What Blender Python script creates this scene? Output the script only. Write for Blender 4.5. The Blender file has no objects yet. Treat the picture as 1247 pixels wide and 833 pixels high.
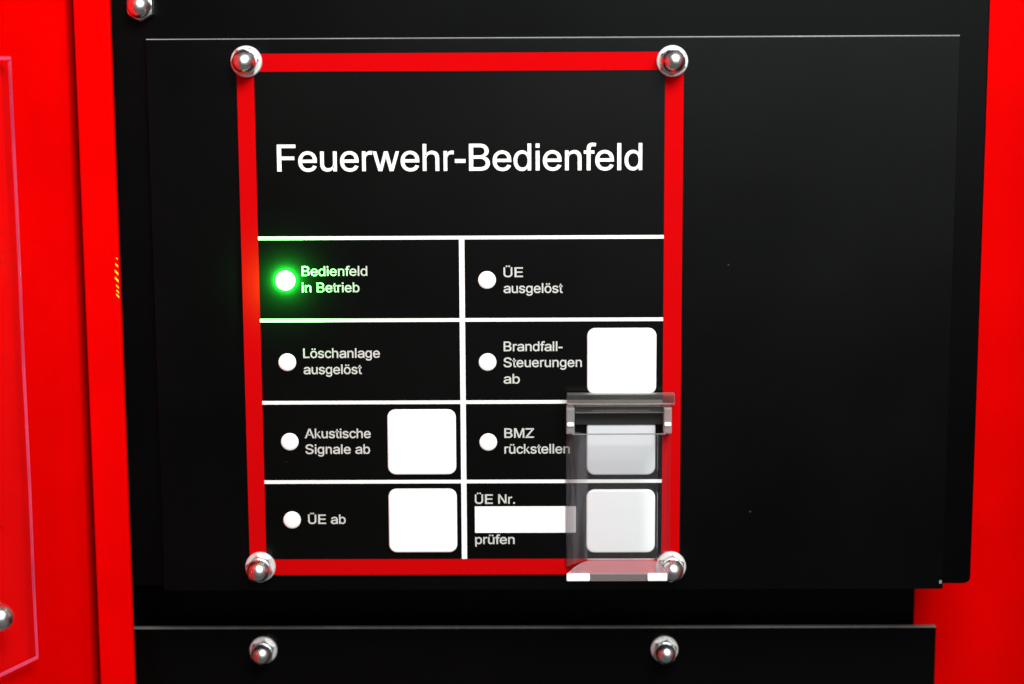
import bpy, bmesh, math, random
from mathutils import Vector, Matrix

# ------------------------------------------------------------------ camera, world, lamps, exposure
# The front plane of the control panel is the wall plane. Lengths below are millimetres in that plane:
# x to the right, y up, z out of the wall towards the viewer; W() turns them into metres in the room.
EYE = 1.5                                    # height of the lens above the floor

def W(x, y, z):
    return Vector((x / 1000, -z / 1000, EYE + y / 1000))

scene = bpy.context.scene
C = scene.collection
cam_data = bpy.data.cameras.new("camera")
cam_data.sensor_width = 36
cam_data.lens = 2200 / 1247 * 36
cam_data.clip_start = 0.01
cam_data.clip_end = 50
cam = bpy.data.objects.new("camera", cam_data)
C.objects.link(cam)
rot = (Matrix.Rotation(math.radians(-0.2758), 3, 'Z') @ Matrix.Rotation(math.radians(0.4815), 3, 'Y')
       @ Matrix.Rotation(math.radians(-8.6394), 3, 'X'))
cam.matrix_world = Matrix.Translation(W(0, 0, 749.54)) @ (Matrix.Rotation(math.pi / 2, 3, 'X') @ rot).to_4x4()
cam_data.dof.use_dof = True
cam_data.dof.focus_distance = 0.752
cam_data.dof.aperture_fstop = 5.6
scene.camera = cam

world = bpy.data.worlds.new("World")
scene.world = world
world.use_nodes = True
bg = world.node_tree.nodes["Background"]
bg.inputs[0].default_value = (0.96, 1.0, 1.0, 1)
bg.inputs[1].default_value = 0.09

lamp_data = bpy.data.lights.new("ceiling_lamp", 'AREA')
lamp_data.shape = 'RECTANGLE'
lamp_data.size = 0.55
lamp_data.size_y = 0.30
lamp_data.energy = 12.5
lamp_data.color = (0.95, 1.0, 0.99)
lamp = bpy.data.objects.new("ceiling_lamp", lamp_data)
C.objects.link(lamp)
lamp.location = W(210, 470, 600)
lamp.rotation_euler = (W(0, -90, 0) - lamp.location).to_track_quat('-Z', 'Y').to_euler()

soft_data = bpy.data.lights.new("room_window", 'AREA')      # soft lamp added for highlights, unseen: bright room behind and right of the viewer
soft_data.shape = 'RECTANGLE'
soft_data.size = 2.0
soft_data.size_y = 2.0
soft_data.energy = 21.0
soft_data.color = (0.95, 0.99, 1.0)
soft = bpy.data.objects.new("room_window", soft_data)
C.objects.link(soft)
soft.location = W(700, 850, 1700)
soft.rotation_euler = (W(0, -90, 0) - soft.location).to_track_quat('-Z', 'Y').to_euler()

scene.view_settings.view_transform = 'Standard'
scene.view_settings.look = 'None'
scene.view_settings.exposure = 0.0
scene.view_settings.gamma = 1.0
scene.view_settings.use_curve_mapping = False
scene.cycles.max_bounces = 10
scene.cycles.transparent_max_bounces = 16
scene.cycles.caustics_reflective = False
scene.cycles.caustics_refractive = False

# ------------------------------------------------------------------ materials
def new_mat(name):
    m = bpy.data.materials.new(name)
    m.use_nodes = True
    nt = m.node_tree
    return m, nt, nt.nodes["Principled BSDF"]

def coords(nt, scale):
    tc = nt.nodes.new("ShaderNodeTexCoord")
    mp = nt.nodes.new("ShaderNodeMapping")
    mp.inputs["Scale"].default_value = scale
    nt.links.new(tc.outputs["Object"], mp.inputs["Vector"])
    return mp.outputs["Vector"]

def noise(nt, vec, scale, detail=3.0, rough=0.55):
    n = nt.nodes.new("ShaderNodeTexNoise")
    n.inputs["Scale"].default_value = scale
    n.inputs["Detail"].default_value = detail
    n.inputs["Roughness"].default_value = rough
    nt.links.new(vec, n.inputs["Vector"])
    return n.outputs["Fac"]

def ramp(nt, fac, a, b, c0, c1):
    r = nt.nodes.new("ShaderNodeValToRGB")
    r.color_ramp.elements[0].position = a
    r.color_ramp.elements[1].position = b
    r.color_ramp.elements[0].color = (*c0, 1)
    r.color_ramp.elements[1].color = (*c1, 1)
    nt.links.new(fac, r.inputs["Fac"])
    return r.outputs["Color"]

def bump(nt, fac, strength, dist=0.0005):
    b = nt.nodes.new("ShaderNodeBump")
    b.inputs["Strength"].default_value = strength
    b.inputs["Distance"].default_value = dist
    nt.links.new(fac, b.inputs["Height"])
    return b.outputs["Normal"]

def painted(name, col, rough, spec, vary=0.06, grain=900.0, bstr=0.08, dust=None):
    """paint or plastic: a little uneven in tone and gloss, fine grain, dust specks if wanted"""
    m, nt, p = new_mat(name)
    v = coords(nt, (1, 1, 1))
    big = noise(nt, v, 14.0, 4.0)
    c0 = tuple(x * (1 - vary) for x in col)
    c1 = tuple(x * (1 + vary) for x in col)
    out = ramp(nt, big, 0.3, 0.7, c0, c1)
    if dust:
        vo = nt.nodes.new("ShaderNodeTexVoronoi")
        vo.inputs["Scale"].default_value = 95.0
        nt.links.new(v, vo.inputs["Vector"])
        rnd = nt.nodes.new("ShaderNodeSeparateColor")
        nt.links.new(vo.outputs["Color"], rnd.inputs["Color"])
        rad = nt.nodes.new("ShaderNodeMath"); rad.operation = 'MULTIPLY_ADD'     # speck size by cell, most cells none
        rad.inputs[1].default_value = 0.16; rad.inputs[2].default_value = -0.120
        nt.links.new(rnd.outputs[0], rad.inputs[0])
        lt = nt.nodes.new("ShaderNodeMath"); lt.operation = 'LESS_THAN'
        nt.links.new(vo.outputs["Distance"], lt.inputs[0])
        nt.links.new(rad.outputs[0], lt.inputs[1])
        mx = nt.nodes.new("ShaderNodeMix"); mx.data_type = 'RGBA'
        nt.links.new(lt.outputs[0], mx.inputs["Factor"])
        nt.links.new(out, mx.inputs["A"])
        mx.inputs["B"].default_value = (*dust, 1)
        out = mx.outputs["Result"]
    nt.links.new(out, p.inputs["Base Color"])
    fine = noise(nt, v, grain, 2.0)
    rr = ramp(nt, big, 0.25, 0.75, (rough * 0.88,) * 3, (min(1, rough * 1.12),) * 3)
    nt.links.new(rr, p.inputs["Roughness"])
    p.inputs["Specular IOR Level"].default_value = spec
    nt.links.new(bump(nt, fine, bstr), p.inputs["Normal"])
    return m

def clear_plastic(name, haze, tint=(1, 1, 1), haze_col=(0.9, 0.9, 0.92), gloss_rough=0.08, streak=None, ior=1.45, through=0.5):
    """clear acrylic sheet: what lies behind shows through, with a coat reflection and a share of scuffed haze"""
    m = bpy.data.materials.new(name)
    m.use_nodes = True
    nt = m.node_tree
    nt.nodes.clear()
    o = nt.nodes.new("ShaderNodeOutputMaterial")
    tr = nt.nodes.new("ShaderNodeBsdfTransparent"); tr.inputs[0].default_value = (*tint, 1)
    di = nt.nodes.new("ShaderNodeBsdfDiffuse"); di.inputs[0].default_value = (*haze_col, 1)
    tl = nt.nodes.new("ShaderNodeBsdfTranslucent"); tl.inputs[0].default_value = (*haze_col, 1)
    hz = nt.nodes.new("ShaderNodeMixShader"); hz.inputs[0].default_value = through
    nt.links.new(di.outputs[0], hz.inputs[1]); nt.links.new(tl.outputs[0], hz.inputs[2])
    gl = nt.nodes.new("ShaderNodeBsdfGlossy"); gl.inputs[0].default_value = (1, 1, 1, 1); gl.inputs[1].default_value = gloss_rough
    fr = nt.nodes.new("ShaderNodeFresnel"); fr.inputs[0].default_value = ior
    m1 = nt.nodes.new("ShaderNodeMixShader"); m2 = nt.nodes.new("ShaderNodeMixShader")
    if streak:
        v = coords(nt, streak)
        f = noise(nt, v, 1.0, 3.0, 0.6)
        h = ramp(nt, f, 0.36, 0.66, (haze * 0.35,) * 3, (min(1, haze * 1.7),) * 3)
        nt.links.new(h, m1.inputs[0])
    else:
        m1.inputs[0].default_value = haze
    nt.links.new(tr.outputs[0], m1.inputs[1]); nt.links.new(hz.outputs[0], m1.inputs[2])
    nt.links.new(fr.outputs[0], m2.inputs[0]); nt.links.new(m1.outputs[0], m2.inputs[1]); nt.links.new(gl.outputs[0], m2.inputs[2])
    nt.links.new(m2.outputs[0], o.inputs[0])
    return m

M = {}
M['red_paint'] = painted("red_powder_coat", (0.68, 0.0002, 0.0002), 0.5, 0.01, 0.09, 700, 0.10)
M['red_film'] = painted("red_printed_border", (0.50, 0.0016, 0.0026), 0.5, 0.0, 0.04, 1500, 0.04)
M['black_face'] = painted("black_printed_face", (0.0006, 0.0007, 0.0005), 0.32, 0.18, 0.10, 2200, 0.05, dust=(0.05, 0.05, 0.045))
M['black_plate'] = painted("black_coated_plate", (0.0004, 0.0004, 0.0004), 0.30, 0.18, 0.30, 1800, 0.10, dust=(0.05, 0.047, 0.042))
M['black_body'] = painted("black_housing_paint", (0.0003, 0.0003, 0.0003), 0.33, 0.11, 0.15, 2000, 0.06, dust=(0.05, 0.045, 0.04))
M['black_gloss'] = painted("black_acrylic", (0.0018, 0.0014, 0.0014), 0.2, 0.12, 0.10, 400, 0.02)
M['white_print'] = painted("white_print", (0.86, 0.86, 0.82), 0.6, 0.2, 0.02, 1500, 0.03)
M['small_print'] = painted("white_small_print", (0.56, 0.56, 0.52), 0.6, 0.2, 0.05, 1500, 0.03)
M['white_key'] = painted("white_key_plastic", (0.93, 0.93, 0.93), 0.40, 0.35, 0.01, 500, 0.03)
M['grey_key'] = painted("grey_key_plastic", (0.58, 0.585, 0.60), 0.45, 0.30, 0.03, 500, 0.05)
M['lens'] = painted("unlit_lamp_lens", (0.90, 0.90, 0.86), 0.32, 0.4, 0.02, 600, 0.02)
M['paper'] = painted("white_paper_label", (0.92, 0.92, 0.92), 0.7, 0.15, 0.01, 800, 0.05)
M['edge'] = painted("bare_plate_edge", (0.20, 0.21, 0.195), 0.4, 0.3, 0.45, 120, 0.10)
M['tab'] = painted("frosted_white_tab", (0.93, 0.92, 0.92), 0.35, 0.5, 0.02, 600, 0.05)  # plain white that stands in for piped light and a highlight
M['hinge_dark'] = painted("dark_hinge_plate", (0.016, 0.016, 0.016), 0.45, 0.3, 0.1, 800, 0.1)
M['yellow'] = painted("yellow_print", (0.62, 0.78, 0.02), 0.5, 0.2, 0.15, 900, 0.05)
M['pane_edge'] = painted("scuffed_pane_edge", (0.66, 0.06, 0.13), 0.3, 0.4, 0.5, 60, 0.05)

m, nt, p = new_mat("polished_steel")
v = coords(nt, (1, 1, 1))
n1 = noise(nt, v, 220.0, 3.0)
nt.links.new(ramp(nt, n1, 0.3, 0.7, (0.86, 0.85, 0.83), (0.95, 0.94, 0.92)), p.inputs["Base Color"])
nt.links.new(ramp(nt, n1, 0.3, 0.7, (0.22,) * 3, (0.40,) * 3), p.inputs["Roughness"])
p.inputs["Metallic"].default_value = 1.0
nt.links.new(bump(nt, noise(nt, v, 500.0, 2.0), 0.06, 0.0003), p.inputs["Normal"])
M['steel'] = m
m, nt, p = new_mat("satin_zinc_washer")
v = coords(nt, (1, 1, 1))
n1 = noise(nt, v, 300.0, 3.0)
nt.links.new(ramp(nt, n1, 0.3, 0.7, (0.80, 0.79, 0.78), (0.92, 0.91, 0.90)), p.inputs["Base Color"])
p.inputs["Metallic"].default_value = 0.55
p.inputs["Roughness"].default_value = 0.42
M['zinc'] = m

M['window'] = clear_plastic("clear_cover_window", 0.022, ior=1.25)
M['wall_streaky'] = clear_plastic("scuffed_cover_side", 0.10, haze_col=(0.72, 0.92, 0.97), gloss_rough=0.25, streak=(420, 420, 25), ior=1.1)  # pale streaks stand in for room light reflected on the sloped side
M['wall_clear'] = clear_plastic("clear_cover_side", 0.012, haze_col=(0.8, 0.6, 0.8), gloss_rough=0.2, ior=1.08)
M['wall_frosted'] = clear_plastic("frosted_cover_foot", 0.16, haze_col=(0.97, 0.86, 0.92), gloss_rough=0.3, ior=1.15)  # pink cast in the haze stands in for red light coming through
M['hinge'] = clear_plastic("smoky_hinge_bar", 0.16, tint=(0.7, 0.68, 0.66), haze_col=(0.30, 0.275, 0.26), gloss_rough=0.5, streak=(25, 60, 60), ior=1.3)
M['knuckle'] = clear_plastic("clear_hinge_knuckle", 0.4, haze_col=(0.9, 0.9, 0.9), gloss_rough=0.06, ior=1.6)
M['rim'] = clear_plastic("frosted_rim", 0.5, haze_col=(0.42, 0.40, 0.39), gloss_rough=0.2)
M['pane'] = clear_plastic("door_pane_acrylic", 0.004, gloss_rough=0.02, haze_col=(0.9, 0.5, 0.6), ior=1.03)

m, nt, p = new_mat("lit_green_lamp_lens")
p.inputs["Base Color"].default_value = (0.6, 0.9, 0.6, 1)
p.inputs["Emission Color"].default_value = (0.60, 1.0, 0.62, 1)
p.inputs["Emission Strength"].default_value = 2.4
M['lit_lens'] = m

# ------------------------------------------------------------------ mesh helpers
ORIGIN = {}

def thing(name, at, label=None, cat=None, group=None, parent=None):
    o = bpy.data.objects.new(name, None)
    o.empty_display_size = 0.01
    C.objects.link(o)
    w = W(*at)
    o.location = w - (ORIGIN[parent.name] if parent else Vector((0, 0, 0)))
    o.parent = parent
    ORIGIN[o.name] = w
    if label: o["label"] = label
    if cat: o["category"] = cat
    if group: o["group"] = group
    return o

def mesh(name, verts, faces, mat, parent=None, smooth=None, label=None):
    """one mesh object from millimetre vertices; its origin is the middle of its box"""
    lo = [min(v[i] for v in verts) for i in range(3)]
    hi = [max(v[i] for v in verts) for i in range(3)]
    c = W(*[(a + b) / 2 for a, b in zip(lo, hi)])
    me = bpy.data.meshes.new(name)
    me.from_pydata([tuple(W(*v) - c) for v in verts], [], faces)
    bm = bmesh.new(); bm.from_mesh(me)
    bmesh.ops.recalc_face_normals(bm, faces=bm.faces)
    bm.to_mesh(me); bm.free()
    if smooth:
        for i, pl in enumerate(me.polygons):
            pl.use_smooth = smooth is True or i in smooth
    me.materials.append(M[mat])
    o = bpy.data.objects.new(name, me)
    C.objects.link(o)
    o.location = c - (ORIGIN[parent.name] if parent else Vector((0, 0, 0)))
    o.parent = parent
    ORIGIN[o.name] = c
    if label: o["label"] = label
    return o

def outline(x0, x1, y0, y1, r, n=6):
    pts = []
    for cx, cy, a0 in ((x1 - r, y1 - r, 0), (x0 + r, y1 - r, 90), (x0 + r, y0 + r, 180), (x1 - r, y0 + r, 270)):
        k = n if r > 0 else 0
        for i in range(k + 1):
            a = math.radians(a0 + (90 * i / k if k else 45))
            pts.append((cx + r * math.cos(a), cy + r * math.sin(a)))
    return pts

def rings(layers, cap0=True, cap1=True):
    """layers: list of (list of (x, y), z); joins ring to ring"""
    n = len(layers[0][0])
    vs, fs = [], []
    for pts, z in layers:
        vs += [(x, y, z) for x, y in pts]
    for k in range(len(layers) - 1):
        for i in range(n):
            j = (i + 1) % n
            fs.append((k * n + i, k * n + j, (k + 1) * n + j, (k + 1) * n + i))
    if cap0: fs.append(tuple(reversed(range(n))))
    if cap1: fs.append(tuple((len(layers) - 1) * n + i for i in range(n)))
    return vs, fs

def slab(x0, x1, y0, y1, z0, z1, r=0.0, b=0.0, steps=3):
    """plate with rounded corners and a rounded front edge"""
    L = [(outline(x0, x1, y0, y1, r), z0)]
    if b > 0:
        for i in range(steps + 1):
            a = math.pi / 2 * i / steps
            ins = b * (1 - math.cos(a))
            L.append((outline(x0 + ins, x1 - ins, y0 + ins, y1 - ins, max(r - ins, 0.02 if r > 0 else 0)), z1 - b + b * math.sin(a)))
    else:
        L.append((outline(x0, x1, y0, y1, r), z1))
    return rings(L)

def slab_part(name, box, mat, parent, r=0.0, b=0.0, label=None):
    vs, fs = slab(*box, r=r, b=b)
    return mesh(name, vs, fs, mat, parent, label=label)

def circle(cx, cy, r, n=40, a0=0.0):
    return [(cx + r * math.cos(a0 + 2 * math.pi * i / n), cy + r * math.sin(a0 + 2 * math.pi * i / n)) for i in range(n)]

def dome_nut(parent, x, y, z, turn=0.3, washer=True, s=1.0, lean=(0, 0)):
    """cap nut on a washer: hexagon with a chamfered shoulder and a domed cap"""
    zb = z + (1.6 * s if washer else 0)
    n = 48
    L = []
    def hexring(rad, cham):
        pts = []
        for i in range(n):
            a = turn + 2 * math.pi * i / n
            k = (a - turn) % (math.pi / 3) - math.pi / 6
            rr = min(rad * math.cos(math.pi / 6) / math.cos(k), cham)
            pts.append((x + rr * math.cos(a), y + rr * math.sin(a)))
        return pts
    R = 5.75 * s
    L += [(hexring(R, 9 * s), zb), (hexring(R, 9 * s), zb + 4.3 * s), (hexring(R, 5.25 * s), zb + 4.9 * s), (circle(x, y, 4.75 * s, n, turn), zb + 5.1 * s)]
    nflat = (len(L) - 1) * n
    L.append((circle(x, y, 4.6 * s, n, turn), zb + 6.1 * s))
    for i in range(1, 9):
        a = math.pi / 2 * i / 9
        L.append((circle(x + lean[0] * math.sin(a), y + lean[1] * math.sin(a), 4.6 * s * math.cos(a), n, turn), zb + 6.1 * s + 4.6 * s * math.sin(a)))
    vs, fs = rings(L)
    sm = set(range(nflat, len(fs) - 2)) | {len(fs) - 1}
    o = mesh("dome_nut", vs, fs, 'steel', parent, smooth=sm)
    if washer:
        r = 6.45 * s
        vs, fs = rings([(circle(x, y, r), z), (circle(x, y, r), z + 1.2 * s), (circle(x, y, r - 0.35 * s), z + 1.56 * s), (circle(x, y, 3.2 * s), z + 1.6 * s)], cap1=False)
        mesh("washer", vs, fs, 'zinc', o)
    return o

# ------------------------------------------------------------------ red cabinet round the housing
cab = thing("red_cabinet", (20, -420, -70), "bright red metal cabinet with open door behind the black housing", "cabinet")
slab_part("back_wall", (-196, 262, -420, 150, -74, -70), 'red_paint', cab)
slab_part("side_wall", (262, 266, -420, 150, -74, 60), 'red_paint', cab, label="red cabinet wall right of the black housing")
slab_part("frame_profile", (-186.3, -171.4, -420, 150, -4.9, -2), 'red_paint', cab, b=1.0, label="narrow red upright left of the black housing")
# the door stands open, turned towards the viewer
DA = math.radians(68)
def on_door(s, y, t=0.0):
    """s along the door from its hinge side, t out of its inner face"""
    return (-187.6 - s * math.cos(DA) + t * math.sin(DA), y, -15 + s * math.sin(DA) + t * math.cos(DA))
def door_box(s0, s1, y0, y1, t0, t1):
    vs = [on_door(s, y, t) for t in (t0, t1) for (s, y) in ((s0, y0), (s1, y0), (s1, y1), (s0, y1))]
    return vs, [(0, 3, 2, 1), (4, 5, 6, 7), (0, 1, 5, 4), (1, 2, 6, 5), (2, 3, 7, 6), (3, 0, 4, 7)]
vs, fs = door_box(0, 330, -420, 150, -2, 0)
mesh("door", vs, fs, 'red_paint', cab, label="open red cabinet door at the left edge")

# acrylic pane screwed to the inside of the door
pane = thing("acrylic_pane", on_door(60, -238.6, 3), "clear acrylic pane with bright edge on the red door at far left", "pane")
vs, fs = door_box(53, 240, -238.6, 4.3, 3, 5.5)
mesh("sheet", vs, fs, 'pane', pane)
random.seed(4)
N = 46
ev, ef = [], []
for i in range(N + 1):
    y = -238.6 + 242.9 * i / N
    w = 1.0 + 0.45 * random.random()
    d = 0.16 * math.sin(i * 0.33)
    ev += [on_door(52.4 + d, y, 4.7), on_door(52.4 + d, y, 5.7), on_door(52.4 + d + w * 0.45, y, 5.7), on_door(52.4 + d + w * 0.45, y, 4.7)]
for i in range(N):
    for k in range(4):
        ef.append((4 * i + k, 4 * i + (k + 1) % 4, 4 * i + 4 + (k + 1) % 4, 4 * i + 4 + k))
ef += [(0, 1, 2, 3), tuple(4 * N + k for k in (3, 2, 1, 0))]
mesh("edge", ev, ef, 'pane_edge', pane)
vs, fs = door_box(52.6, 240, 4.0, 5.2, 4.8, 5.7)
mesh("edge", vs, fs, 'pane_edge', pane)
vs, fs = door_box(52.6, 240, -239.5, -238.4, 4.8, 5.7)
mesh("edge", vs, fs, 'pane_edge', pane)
pn = on_door(73, -213.5, 5.6)
q = dome_nut(pane, *pn, turn=0.2, washer=True, s=1.2)
# turn the nut so that it stands square on the door
q.rotation_euler = (0, 0, math.radians(68))

# sticker on the upright, half lost behind its edge
st = thing("sticker", (-173.4, -95.5, -1.9), "small row of slanted yellow print on the red upright's edge", "sticker")
random.seed(9)
for i, (y, k) in enumerate(((-78.2, 0.55), (-81.0, 0.9), (-84.0, 1.15), (-87.0, 1.2), (-90.0, 0.85), (-92.1, 0.8), (-93.9, 0.95))):
    x1 = -171.75; x0 = x1 - 1.25 * k; h = 1.05 * k
    vs = [(x0, y + h, -1.97), (x1, y - h * 0.3, -1.97), (x1, y - h * 1.1, -1.97), (x0, y + h * 0.2, -1.97)]
    vs += [(a, b, -1.93) for a, b, c in vs]
    mesh("printed_mark", vs, [(0, 1, 2, 3), (7, 6, 5, 4), (0, 4, 5, 1), (1, 5, 6, 2), (2, 6, 7, 3), (3, 7, 4, 0)], 'yellow', st)

# ------------------------------------------------------------------ black housing with its cover plate
hou = thing("black_housing", (9, -220.5, -45), "large matte black housing that carries the red bordered panel", "housing")
slab_part("case", (-180, 189.9, -220.5, 75, -45, -5), 'black_body', hou, r=3.0, b=0.8)
cp = slab_part("cover_plate", (-156.9, 177.3, -221.8, 12.0, -4.8, -1.6), 'black_plate', hou, r=0.6, b=0.25)
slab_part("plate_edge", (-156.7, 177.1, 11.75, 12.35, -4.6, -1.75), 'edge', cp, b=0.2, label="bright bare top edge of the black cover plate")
dome_nut(hou, -158.6, 25.4, -5, turn=0.5, washer=False, s=1.02)
vs, fs = slab(175.6, 176.7, -219.4, -217.9, -1.6, -1.45, r=0.3)
mesh("chipped_corner", vs, fs, 'edge', cp)

# ------------------------------------------------------------------ second panel below
low = thing("lower_panel", (0, -420, -60), "glossy black panel with dome nuts below the housing at bottom edge", "panel")
slab_part("body", (-181, 175.0, -420, -190, -66, -45), 'black_body', low, r=2, b=0.6)  # black strip above the front plate stands in for the housing's shadow
lp = slab_part("front_plate", (-180, 181.6, -420, -247.9, -33, -30), 'black_gloss', low, r=1.0, b=0.3)
slab_part("plate_edge", (-179.8, 181.4, -248.1, -247.5, -32.8, -30.1), 'edge', lp, b=0.2)
for x in (-119.2, 60.4):
    dome_nut(low, x, -257.6, -30, turn=0.35, washer=True, s=0.95)

# ------------------------------------------------------------------ the control panel
fbf = thing("control_panel", (-27.8, -214.5, 0), "black fire brigade control panel with red border, lamps and white keys", "control panel")
FL, FLI, FR, FRI = -119.5, -112.4, 64.1, 56.5
FT, FTI, FBI, FB = 6.1, -1.2, -207.6, -214.4
slab_part("face_plate", (FL, FR, FB, FT, -1.5, 0.0), 'black_face', fbf, r=1.5)
slab_part("border_strip", (FL, FR, FTI, FT, 0.003, 0.25), 'red_film', fbf, r=0.3)
slab_part("border_strip", (FL, FR, FB, FBI, 0.003, 0.25), 'red_film', fbf, r=0.3)
slab_part("border_strip", (FL, FLI, FBI + 0.02, FTI - 0.02, 0.003, 0.25), 'red_film', fbf)
slab_part("border_strip", (FRI, FR, FBI + 0.02, FTI - 0.02, 0.003, 0.25), 'red_film', fbf)
VX = -27.6
for y in (-69.83, -104.42, -139.44, -173.73):
    slab_part("divider_line", (FLI, FRI, y - 0.76, y + 0.76, 0.003, 0.05), 'white_print', fbf)
slab_part("divider_line", (VX - 1.12, VX + 1.12, FBI + 0.05, -69.83 - 0.78, 0.003, 0.075), 'white_print', fbf)

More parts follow.
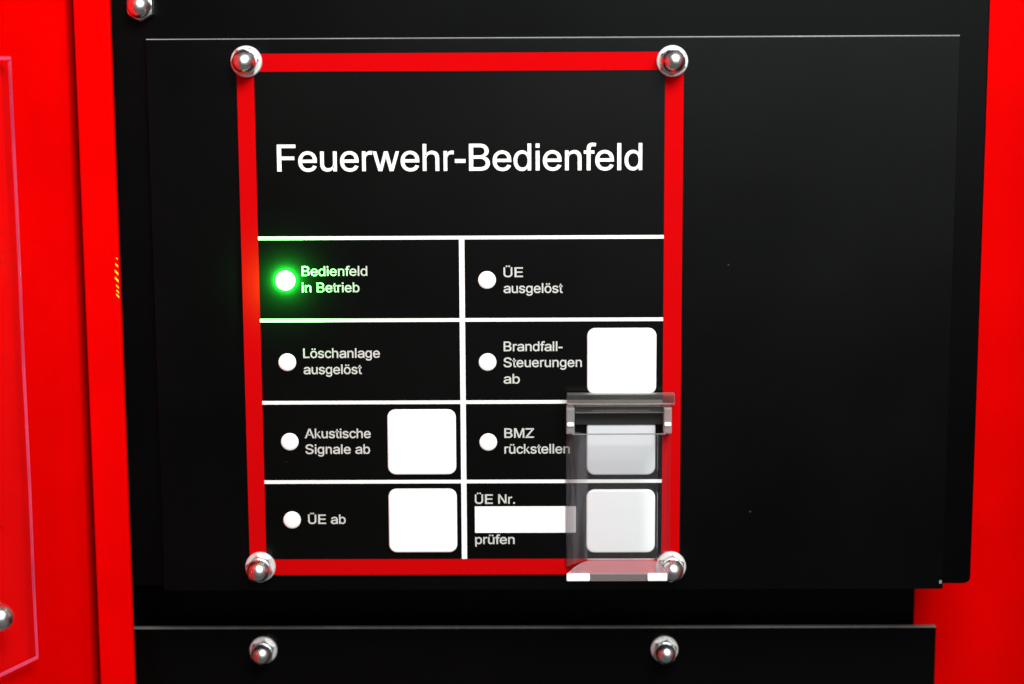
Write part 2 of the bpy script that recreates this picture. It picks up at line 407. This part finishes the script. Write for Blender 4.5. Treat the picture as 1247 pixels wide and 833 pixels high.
GLYPHS = {  # outline loops in quarter font units (cap height 366.5), and the advance width
 ' ': (569, []),
 '-': (682, [(16,110,154,110,154,155,16,155)]),
 '.': (569, [(46,0,96,0,96,51,46,51)]),
 'A': (1366, [(-1,0,141,366,199,366,342,0,290,0,207,217,203,228,199,240,194,253,190,268,184,284,179,302,172,322,165,344,175,344,168,322,162,302,156,283,150,267,145,253,141,240,137,228,134,217,52,0),(71,102,71,143,271,143,271,102)]),
 'B': (1366, [(38,0,38,366,197,366,214,363,231,359,245,354,258,346,268,338,278,328,285,318,291,307,295,295,298,282,299,269,298,258,294,238,290,230,285,223,273,211,266,206,259,202,243,194,234,192,234,189,244,188,253,185,262,181,272,176,280,171,289,163,295,156,302,146,307,136,311,125,313,112,314,98,313,84,310,72,306,60,300,48,292,37,282,28,271,20,257,13,241,7,224,3,204,1,182,0),(88,41,180,41,201,42,220,45,234,50,246,58,255,66,261,76,265,86,265,107,263,116,260,125,255,132,250,140,244,146,236,152,227,157,217,161,207,164,195,166,88,166),(88,205,175,205,196,207,214,213,222,217,229,222,235,228,241,235,245,243,248,251,250,258,251,268,249,279,246,290,241,300,233,309,222,316,210,321,194,324,177,325,88,325)]),
 'E': (1366, [(40,0,40,366,311,366,311,325,97,325,97,206,297,206,297,165,97,165,97,41,314,41,314,0)]),
 'F': (1251, [(42,0,42,366,290,366,290,325,94,325,94,200,271,200,271,159,94,159,94,0)]),
 'L': (1139, [(38,0,38,366,86,366,86,41,264,41,264,0)]),
 'M': (1706, [(38,0,85,0,85,312,191,0,234,0,340,307,340,0,387,0,387,366,322,366,213,58,111,366,38,366)]),
 'N': (1479, [(39,0,39,366,93,366,242,132,248,122,252,115,256,109,260,102,265,94,269,86,274,77,278,68,283,59,288,49,293,40,286,39,283,68,283,96,282,105,282,366,328,366,328,0,273,0,141,209,123,238,119,246,114,255,108,264,102,274,73,325,81,327,83,276,85,236,86,210,86,0)]),
 'S': (1366, [(148,-6,129,-3,111,1,94,6,78,14,65,22,53,32,44,43,36,55,29,69,25,83,23,99,75,99,77,89,80,79,90,63,97,57,105,51,114,46,124,42,135,40,146,37,170,35,196,37,208,40,219,43,229,48,238,53,246,59,258,73,262,82,265,91,266,100,265,109,263,116,260,123,255,129,249,134,242,139,226,148,217,150,208,154,186,160,138,172,114,179,94,187,76,197,61,208,49,221,40,235,36,251,34,268,35,283,39,297,44,310,52,323,62,333,73,343,87,351,102,359,118,364,135,368,153,370,172,372,192,370,210,368,226,364,242,359,270,343,281,333,290,323,298,312,304,299,308,286,309,272,259,272,256,285,250,297,242,307,231,315,219,322,204,326,188,329,170,330,158,330,146,328,135,325,125,323,107,313,100,307,95,301,90,294,86,287,84,271,85,261,87,253,91,246,96,240,110,230,118,225,126,222,144,216,152,213,160,211,201,201,211,199,219,196,239,190,249,186,276,171,284,165,292,158,298,150,304,143,309,133,312,123,314,112,315,100,314,85,311,71,305,58,297,46,288,35,277,24,263,15,248,8,231,1,212,-3,192,-6)]),
 'Z': (1251, [(12,0,12,33,198,277,205,285,211,294,246,334,253,343,259,327,246,327,234,326,221,326,208,325,10,325,10,366,298,366,298,333,114,93,107,84,101,76,93,67,86,58,56,24,51,39,64,40,89,40,101,41,300,41,300,0)]),
 'a': (1139, [(108,-6,95,-4,82,-1,69,4,58,8,49,16,40,23,26,41,22,52,19,64,18,76,19,87,22,98,25,106,29,114,34,121,41,127,48,132,57,136,65,141,74,144,84,146,94,149,116,153,126,154,136,156,181,160,189,161,195,163,201,164,206,166,210,168,212,172,214,175,214,189,212,197,210,204,207,210,203,215,198,220,186,228,178,230,170,233,160,233,151,234,140,233,131,233,121,230,113,228,106,225,100,221,93,217,80,204,74,194,27,206,33,218,40,228,48,237,58,245,67,251,77,257,89,262,101,265,112,268,124,270,137,272,157,272,175,270,195,266,204,263,214,259,222,255,230,250,238,243,245,235,251,226,257,216,260,205,262,192,263,177,263,0,215,0,215,37,211,37,209,32,205,27,200,23,195,18,183,8,175,4,166,1,156,-2,146,-4,135,-6),(130,32,144,33,155,35,167,37,185,47,192,52,199,59,204,66,209,74,211,81,214,89,214,134,206,130,201,129,196,127,191,127,185,125,179,124,154,121,134,119,126,117,109,115,101,112,94,110,88,106,82,103,77,98,73,93,70,88,68,74,68,67,69,62,73,56,76,51,80,47,85,43,91,40,98,37,105,35,113,33,121,33)]),
 'b': (1139, [(155,-6,134,-4,124,-1,116,3,109,7,97,17,92,22,88,28,85,33,81,37,78,42,74,42,74,0,34,0,34,366,76,366,76,226,78,226,81,230,85,234,88,239,92,245,96,250,102,255,108,259,115,264,123,267,133,269,143,272,155,272,171,271,186,267,200,262,213,255,225,245,235,235,245,221,253,207,259,191,263,173,266,154,266,113,263,94,259,76,253,59,245,45,236,32,225,21,213,11,200,4,186,-1,171,-5),(149,33,161,34,172,36,181,40,190,47,198,54,205,62,210,71,215,83,219,94,222,107,224,134,223,148,222,160,219,173,215,185,205,205,198,213,190,220,181,226,172,230,161,233,137,233,127,230,117,226,108,221,101,214,94,206,88,197,83,186,80,175,77,162,75,148,75,119,77,106,80,93,83,81,88,71,94,61,101,53,109,46,117,40,127,36,138,34)]),
 'c': (1024, [(142,-6,124,-5,108,-1,93,4,78,11,65,21,54,33,44,45,35,60,28,76,24,94,21,112,20,132,21,153,24,172,28,189,35,206,44,221,54,233,65,245,78,255,93,262,108,267,124,271,142,272,152,272,161,271,179,267,188,264,204,256,211,252,218,247,230,235,236,228,240,221,245,213,248,204,251,196,209,185,208,190,206,195,203,200,200,204,198,209,194,213,190,216,186,220,182,223,177,226,167,230,161,231,155,233,129,233,118,230,107,226,98,219,90,212,83,203,77,194,72,182,69,171,66,158,64,146,64,119,66,107,72,83,77,72,83,63,90,54,98,47,107,40,118,36,129,34,142,33,149,33,161,35,167,37,172,38,178,41,182,44,187,47,191,50,195,54,205,67,207,72,209,78,210,83,252,72,249,64,245,55,241,47,231,33,225,26,212,15,205,11,197,6,188,3,180,-1,171,-3,162,-4,152,-6)]),
 'd': (1139, [(128,-6,113,-5,98,-1,84,4,71,11,59,21,49,32,40,45,32,59,26,76,21,94,18,113,18,154,21,173,26,191,32,207,40,221,49,235,71,255,84,262,98,267,113,271,129,272,141,272,151,269,160,267,168,264,175,259,182,255,192,245,196,239,199,234,203,230,205,226,208,226,208,366,250,366,250,0,210,0,210,42,206,42,203,37,199,33,196,28,192,22,182,12,175,7,168,3,160,-1,151,-4),(135,33,146,34,157,36,166,40,175,46,183,53,190,61,196,71,200,81,204,93,207,106,208,119,209,134,207,162,204,175,201,186,196,197,190,206,184,214,175,221,167,226,157,230,146,233,123,233,113,230,102,226,94,220,86,213,80,205,73,195,69,185,65,173,62,160,61,148,60,134,62,107,65,94,69,83,73,71,80,62,86,54,94,47,103,40,113,36,124,34)]),
 'e': (1139, [(148,-6,129,-5,111,-1,94,4,79,11,65,21,43,45,35,60,27,76,23,93,19,112,19,152,22,171,27,189,34,205,43,220,53,233,65,245,78,254,92,262,108,267,125,271,143,272,155,272,177,268,187,264,198,260,208,255,226,241,235,233,242,223,254,199,258,186,262,171,263,155,264,137,264,119,65,119,65,111,67,98,70,86,74,75,80,65,87,57,95,49,104,43,124,35,136,33,157,33,171,35,179,37,191,43,196,47,206,57,210,62,214,68,216,74,259,64,256,54,251,45,245,36,238,28,230,21,220,13,211,8,200,3,187,-1,175,-4),(219,156,217,168,214,180,211,190,206,199,200,208,193,216,185,222,176,227,166,230,155,233,131,233,120,230,110,227,100,221,92,215,85,208,78,199,73,191,69,181,66,170,65,156)]),
 'f': (569, [(44,0,44,230,5,230,5,266,44,266,44,294,46,318,53,340,66,356,85,368,114,373,140,372,164,368,158,329,140,332,127,332,108,330,96,321,90,308,89,290,89,266,141,266,141,230,89,230,89,0)]),
 'g': (1139, [(136,-107,109,-105,97,-102,86,-99,75,-95,65,-90,57,-84,50,-78,43,-71,37,-64,32,-57,28,-49,63,-29,69,-37,77,-47,81,-51,93,-59,99,-62,107,-65,116,-67,126,-69,136,-69,151,-68,165,-65,177,-60,188,-53,197,-44,203,-33,207,-20,208,-4,208,48,204,48,201,44,199,40,195,35,191,29,186,24,175,15,167,11,159,8,150,6,139,4,112,4,98,7,84,12,71,19,59,28,48,37,39,50,31,64,25,79,20,96,17,115,16,135,17,156,20,174,25,192,31,207,39,222,48,235,70,255,83,262,98,267,112,271,128,272,140,272,150,270,160,267,168,264,175,259,181,255,187,250,192,245,196,239,199,234,203,230,206,226,209,226,209,268,250,268,250,-6,249,-23,246,-38,241,-52,235,-64,226,-74,217,-83,206,-90,194,-96,166,-104,151,-106),(146,42,157,45,166,48,175,53,183,59,190,67,195,76,200,86,204,97,206,109,208,122,208,150,206,163,204,175,200,187,195,197,190,206,183,214,175,221,166,226,157,230,146,233,123,233,112,230,102,226,93,221,86,214,72,196,64,174,61,162,60,150,59,136,60,122,61,110,64,98,68,87,73,76,79,68,86,60,93,54,102,48,112,45,123,42)]),
 'h': (1139, [(77,0,34,0,34,366,77,366,77,203,69,203,76,221,84,235,94,247,104,256,117,263,129,268,144,271,158,272,172,271,184,269,196,266,206,261,216,255,225,247,233,238,239,227,244,215,248,202,250,187,251,170,251,0,207,0,207,166,206,181,203,194,198,206,191,215,182,223,172,228,159,232,146,233,137,232,127,230,119,228,103,220,97,214,91,207,86,200,82,192,79,182,77,172)]),
 'i': (455, [(34,0,79,0,79,266,34,266),(34,315,79,315,79,366,34,366)]),
 'k': (1024, [(73,97,73,150,81,150,193,268,245,268,124,141,119,141),(34,0,34,366,76,366,76,0),(200,0,99,132,129,162,254,0)]),
 'l': (455, [(33,0,78,0,78,366,33,366)]),
 'n': (1139, [(77,0,34,0,34,268,76,268,76,203,69,203,76,221,84,235,94,247,104,256,117,263,129,268,144,271,158,272,172,271,184,269,196,266,206,261,216,255,225,247,233,238,239,227,244,215,248,202,250,187,251,170,251,0,207,0,207,166,206,181,203,194,198,206,191,215,182,223,172,228,159,232,146,233,137,232,127,230,119,228,103,220,97,214,91,207,86,200,82,192,79,182,77,172)]),
 'o': (1139, [(140,-6,122,-5,106,-1,90,4,76,11,63,21,51,33,41,45,33,60,26,76,21,94,18,112,17,132,18,153,21,172,26,189,33,206,41,221,51,233,63,245,76,255,90,262,106,267,122,271,140,272,159,271,175,267,191,262,206,255,219,245,230,233,240,221,249,206,256,189,261,172,264,153,264,112,261,94,256,76,249,60,240,45,230,33,219,21,206,11,191,4,175,-1,159,-5),(140,33,154,34,165,36,176,40,194,54,201,63,207,72,212,83,218,107,220,132,219,146,218,158,215,171,212,182,207,194,201,203,194,212,176,226,165,230,154,233,127,233,116,230,105,226,96,219,88,212,81,203,75,194,70,182,66,171,63,158,62,146,61,132,63,107,66,95,70,83,75,72,81,63,88,54,96,47,105,40,116,36,127,34)]),
 'p': (1139, [(34,-101,34,268,74,268,74,226,79,226,81,230,88,239,92,245,102,255,108,259,115,264,124,267,133,269,144,272,155,272,171,271,186,267,200,262,213,255,225,245,235,235,245,221,253,207,259,191,263,173,266,154,266,113,263,94,259,76,253,59,245,45,236,32,225,21,213,11,200,4,186,-1,171,-5,155,-6,134,-4,124,-1,117,3,109,7,97,17,92,22,88,28,85,33,81,37,79,42,76,42,76,-101),(149,33,161,34,172,36,182,40,198,54,205,62,211,71,215,83,219,94,222,107,224,134,223,148,222,160,219,173,215,185,211,195,205,205,198,213,191,220,182,226,172,230,161,233,137,233,127,230,117,226,108,221,101,214,94,206,88,197,83,186,80,175,77,162,75,148,75,119,77,106,80,93,83,81,88,71,94,61,101,53,109,46,117,40,127,36,138,34)]),
 'r': (682, [(33,0,33,268,74,268,74,227,76,227,81,237,86,245,93,253,101,259,111,265,121,269,131,272,164,272,164,228,155,229,151,230,130,230,114,226,106,223,99,218,93,213,83,201,77,185,75,177,75,0)]),
 's': (1024, [(125,-6,110,-5,97,-4,84,-1,72,2,62,7,52,13,43,19,35,27,28,35,22,45,19,55,16,66,59,76,63,65,67,56,81,42,90,38,101,35,112,33,124,32,138,33,151,35,162,39,171,44,179,50,184,57,188,64,189,73,188,79,186,86,183,91,178,96,172,100,165,104,157,107,147,110,100,120,82,125,66,132,54,139,43,147,34,157,28,168,25,180,24,194,25,205,27,216,31,226,37,235,45,243,63,257,87,267,100,269,113,272,142,272,155,269,167,267,178,263,188,259,197,253,205,247,212,240,218,232,223,223,227,214,230,205,189,196,186,204,181,211,176,217,170,223,162,228,152,232,142,234,128,235,116,235,105,233,95,229,87,224,79,218,74,211,71,204,70,196,72,182,76,177,81,172,88,168,96,164,106,160,117,158,160,148,178,143,194,137,206,129,217,121,225,112,231,100,235,88,236,76,235,64,232,53,228,43,221,33,214,25,205,17,195,11,183,4,155,-4)]),
 't': (569, [(133,268,133,231,9,231,9,268),(46,338,84,338,84,69,85,61,85,54,88,48,90,43,94,40,99,37,112,35,121,36,132,38,139,1,132,-1,129,-1,126,-2,122,-2,118,-3,111,-3,96,-2,84,1,72,7,63,15,55,25,50,37,47,50,46,66)]),
 'u': (1139, [(125,-4,112,-3,99,-1,88,3,77,8,67,14,58,22,50,31,44,42,39,54,35,67,33,82,32,98,32,268,76,268,76,102,77,87,80,74,86,63,93,53,102,45,112,40,124,37,138,35,157,37,165,40,173,44,187,54,193,61,198,69,202,77,205,86,207,108,207,268,251,268,251,0,208,0,208,65,215,65,208,47,200,33,190,21,179,12,167,5,154,0,140,-3)]),
 'w': (1479, [(8,266,51,266,90,112,107,55,120,110,162,266,208,266,248,111,262,60,277,112,319,266,359,266,283,0,236,0,194,159,184,204,130,0,83,0)]),
 'Ü': (1479, [(184,-6,163,-5,144,-1,125,4,108,11,93,20,79,31,68,43,58,58,50,73,44,89,41,107,40,125,40,366,86,366,86,128,87,115,89,104,93,92,99,81,105,71,113,63,122,55,132,49,144,44,156,40,170,38,184,37,199,38,213,40,225,44,237,49,247,55,263,71,270,81,275,92,279,104,281,115,282,128,282,366,328,366,328,125,327,107,324,89,318,73,311,58,300,43,289,31,275,20,260,11,243,4,225,-1,205,-5),(118,390,162,390,162,435,118,435),(204,390,249,390,249,435,204,435)]),
 'ö': (1139, [(140,-6,122,-5,106,-1,90,4,76,11,63,21,51,33,41,45,33,60,26,76,21,94,18,112,17,132,18,153,21,172,26,189,33,206,41,221,51,233,63,245,76,255,90,262,106,267,122,271,140,272,159,271,175,267,191,262,206,255,219,245,230,233,240,221,249,206,256,189,261,172,264,153,264,112,261,94,256,76,249,60,240,45,230,33,219,21,206,11,191,4,175,-1,159,-5),(140,33,154,34,165,36,176,40,194,54,201,63,207,72,212,83,218,107,220,132,219,146,218,158,215,171,212,182,207,194,201,203,194,212,176,226,165,230,154,233,127,233,116,230,105,226,96,219,88,212,81,203,75,194,70,182,66,171,63,158,62,146,61,132,63,107,66,95,70,83,75,72,81,63,88,54,96,47,105,40,116,36,127,34),(70,316,115,316,115,360,70,360),(164,316,209,316,209,360,164,360)]),
 'ü': (1139, [(125,-4,112,-3,99,-1,88,3,77,8,67,14,58,22,50,31,44,42,39,54,35,67,33,82,32,98,32,268,76,268,76,102,77,87,80,74,86,63,93,53,102,45,112,40,124,37,138,35,157,37,165,40,173,44,187,54,193,61,198,69,202,77,205,86,207,108,207,268,251,268,251,0,208,0,208,65,215,65,208,47,200,33,190,21,179,12,167,5,154,0,140,-3),(71,316,116,316,116,360,71,360),(165,316,210,316,210,360,165,360)]),
}

def lettering(text, x0, x1, y, cap, parent, weight=0.0, mat='white_print'):
    """one printed line, its ink fitted between x0 and x1 on baseline y"""
    pen = 0.0
    loops = []
    for ch in text:
        adv, ls = GLYPHS[ch]
        for l in ls:
            loops.append([(pen + l[i], l[i + 1]) for i in range(0, len(l), 2)])
        pen += adv / 4
    lo = min(p[0] for l in loops for p in l)
    hi = max(p[0] for l in loops for p in l)
    sx = (x1 - x0) / (hi - lo)
    sy = cap / 366.5
    cu = bpy.data.curves.new("lettering", 'CURVE')
    cu.dimensions = '2D'
    cu.fill_mode = 'BOTH'
    cu.extrude = 0.02
    cu.offset = weight
    for l in loops:
        sp = cu.splines.new('POLY')
        sp.points.add(len(l) - 1)
        for pt, (px, py) in zip(sp.points, l):
            pt.co = ((px - lo) * sx, py * sy, 0, 1)
        sp.use_cyclic_u = True
    tmp = bpy.data.objects.new("tmp", cu)
    C.objects.link(tmp)
    bpy.context.view_layer.update()
    me = bpy.data.meshes.new_from_object(tmp.evaluated_get(bpy.context.evaluated_depsgraph_get()))
    bpy.data.objects.remove(tmp)
    bpy.data.curves.remove(cu)
    vs = [(v.co.x + x0, v.co.y + y, v.co.z + 0.025) for v in me.vertices]
    fs = [tuple(p.vertices) for p in me.polygons]
    bpy.data.meshes.remove(me)
    o = mesh("lettering", vs, fs, mat, parent, label='white printed words "%s"' % text)
    return o

lettering("Feuerwehr-Bedienfeld", -103.6, 47.2, -42.0, 10.9, fbf, 0.12)
for text, x0, x1, y in (
        ("Bedienfeld", -94.5, -67.2, -85.6), ("in Betrieb", -94.5, -70.6, -92.5),
        ("Löschanlage", -94.6, -62.5, -120.3), ("ausgelöst", -94.6, -70.2, -127.2),
        ("Akustische", -94.7, -66.9, -154.7), ("Signale ab", -94.6, -67.3, -161.5),
        ("ÜE ab", -94.1, -78.2, -192.0),
        ("ÜE", -10.2, -2.2, -86.4), ("ausgelöst", -10.2, 14.4, -93.1),
        ("Brandfall-", -10.3, 14.3, -117.7), ("Steuerungen", -10.4, 22.4, -124.5), ("ab", -10.4, -3.7, -131.5),
        ("BMZ", -10.2, 2.2, -154.8), ("rückstellen", -10.2, 17.3, -161.6),
        ("ÜE Nr.", -22.9, -6.0, -183.4), ("prüfen", -22.9, -6.2, -201.0)):
    lettering(text, x0, x1, y, 4.0, fbf, 0.06, 'small_print')

# indicator lamps: low domed lenses
def indicator(x, y, mat, r=3.72, label=None):
    L = [(circle(x, y, r), -0.5), (circle(x, y, r), 0.5)]
    for i in range(1, 7):
        a = math.pi / 2 * i / 6.4
        L.append((circle(x, y, r * (1 - 0.25 * (1 - math.cos(a))) if i < 3 else r * math.cos(a * 0.98)), 0.5 + 0.5 * math.sin(a)))
    vs, fs = rings(L)
    return mesh("indicator_lamp", vs, fs, mat, fbf, smooth=True, label=label)

lit = indicator(-101.4, -87.5, 'lit_lens', 4.15, label="glowing green lamp")
g = bpy.data.lights.new("green_lamp_light", 'SPOT')  # spot added in front of the lens, shining back for its halo
g.spot_size = math.radians(160)
g.spot_blend = 0.6
g.color = (0.02, 1.0, 0.05)
g.energy = 0.32
g.shadow_soft_size = 0.004
go = bpy.data.objects.new("green_lamp_light", g)
C.objects.link(go)
go.parent = lit
go.rotation_euler = (math.pi / 2, 0, 0)
go.location = W(-102.8, -88.6, 10.0) - ORIGIN[lit.name]
for x, y in ((-101.4, -122.1), (-101.15, -156.2), (-100.95, -190.2), (-17.15, -87.6), (-17.15, -122.3), (-17.1, -156.6)):
    indicator(x, y, 'lens')

# keys
def key(x0, x1, y0, y1, mat, label=None):
    vs, fs = slab(x0, x1, y0, y1, -0.5, 1.6, r=3.4, b=0.7)
    o = mesh("key", vs, fs, mat, fbf, label=label)
    vs, fs = slab(x0 - 0.5, x1 + 0.5, y0 - 0.5, y1 + 0.5, 0.003, 0.12, r=3.8)
    mesh("key_seat", vs, fs, 'black_body', o)
    return o
key(24.6, 53.7, -136.2, -108.0, 'white_key')
key(-59.7, -30.7, -170.4, -142.4, 'white_key')
key(-59.7, -30.6, -204.4, -176.7, 'white_key')
key(24.5, 53.5, -170.8, -143.0, 'grey_key', label="grey key under the clear cover")
key(24.4, 53.6, -204.7, -177.2, 'white_key')
slab_part("number_label", (-23.0, 20.0, -196.1, -184.6, 0.003, 0.16), 'paper', fbf)

# dome nuts at the corners
dome_nut(fbf, -115.2, 3.0, 0.25, turn=0.12, lean=(-0.5, -0.4))
dome_nut(fbf, 59.3, 2.3, 0.25, turn=math.pi / 2)
dome_nut(fbf, -114.9, -210.6, 0.25, turn=0.75)
dome_nut(fbf, 60.5, -210.8, 0.25, turn=0.45)

# clear flip cover over the two lower right keys
cov = thing("flip_cover", (38, -213, 1), parent=fbf, label="clear flip-up plastic cover over two keys")
X0, X1 = 15.8, 60.2                         # foot of the side walls
A0, A1 = 24.0, 53.9                         # front window
YT, YB = -151.4, -204.9                     # top and lower edge of the window
ZB, ZF = 1.2, 11.0
YL, ZL = -209.5, 17.0                      # edge of the finger lift
def sheet(name, quad, mat, t=0.8):
    """bent-up piece of sheet: a quad given real thickness along its normal"""
    a, b, c, d = [Vector(v) for v in quad]
    n = (b - a).cross(d - a).normalized()
    vs = [tuple(v) for v in (a, b, c, d)] + [tuple(v - n * t) for v in (a, b, c, d)]
    return mesh(name, vs, [(0, 1, 2, 3), (7, 6, 5, 4), (0, 4, 5, 1), (1, 5, 6, 2), (2, 6, 7, 3), (3, 7, 4, 0)], mat, cov)
e = 0.03
sheet("front_window", ((A0 + e, YB + e, ZF), (A1 - e, YB + e, ZF), (A1 - e, YT, ZF), (A0 + e, YT, ZF)), 'window')
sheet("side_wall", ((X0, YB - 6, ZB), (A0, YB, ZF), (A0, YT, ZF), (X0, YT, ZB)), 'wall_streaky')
sheet("side_wall", ((A1, YB, ZF), (X1, YB - 6, ZB), (X1, YT, ZB), (A1, YT, ZF)), 'wall_clear')
# finger lift: the sheet flares out below the window and ends in a thick rim
def lift(x, f):
    return (x, YL + (YB - e - YL) * f, ZL + (ZF - ZL) * f)
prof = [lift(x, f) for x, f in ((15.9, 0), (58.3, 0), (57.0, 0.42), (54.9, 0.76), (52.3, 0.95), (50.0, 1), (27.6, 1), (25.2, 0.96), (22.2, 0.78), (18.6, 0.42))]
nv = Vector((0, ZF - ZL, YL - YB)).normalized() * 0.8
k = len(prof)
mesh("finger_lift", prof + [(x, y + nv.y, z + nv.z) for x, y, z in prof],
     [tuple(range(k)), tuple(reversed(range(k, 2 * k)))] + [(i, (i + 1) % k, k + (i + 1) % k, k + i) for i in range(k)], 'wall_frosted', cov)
slab_part("rim", (25.6, 49.3, YL - 3.15, YL - 0.06, ZL - 1.5, ZL + 0.2), 'rim', cov, b=0.3)
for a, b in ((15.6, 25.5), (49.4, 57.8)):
    slab_part("rim_tab", (a, b, YL - 3.15, YL - 0.06, ZL - 1.5, ZL + 0.4), 'tab', cov, r=0.6, b=0.4)  # rim ends coloured white for light piped out of the cut edge
# top edge of the window, a drawn line of light
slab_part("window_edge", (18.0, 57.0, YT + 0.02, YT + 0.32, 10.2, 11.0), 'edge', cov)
# hinge
hb = slab_part("hinge_bar", (16.1, 61.0, -139.6, -135.0, 3.0, 8.0), 'hinge', cov, r=0.2, b=0.5)
slab_part("hinge_lip", (19.5, 56.4, -143.3, -140.6, 3.0, 6.0), 'hinge', cov, b=0.3)
slab_part("hinge_plate", (19.6, 56.3, -148.9, -143.4, 0.2, 2.2), 'hinge_dark', cov, r=0.2, b=0.2)
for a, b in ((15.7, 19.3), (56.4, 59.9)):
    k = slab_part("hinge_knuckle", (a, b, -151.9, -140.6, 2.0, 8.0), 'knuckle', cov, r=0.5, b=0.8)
    slab_part("hinge_pin", (a + 0.25, b - 0.25, -148.6, -146.7, 7.6, 8.6), 'tab', k, r=0.7, b=0.5)  # white slab shaped as the highlight across the knuckle, no pin
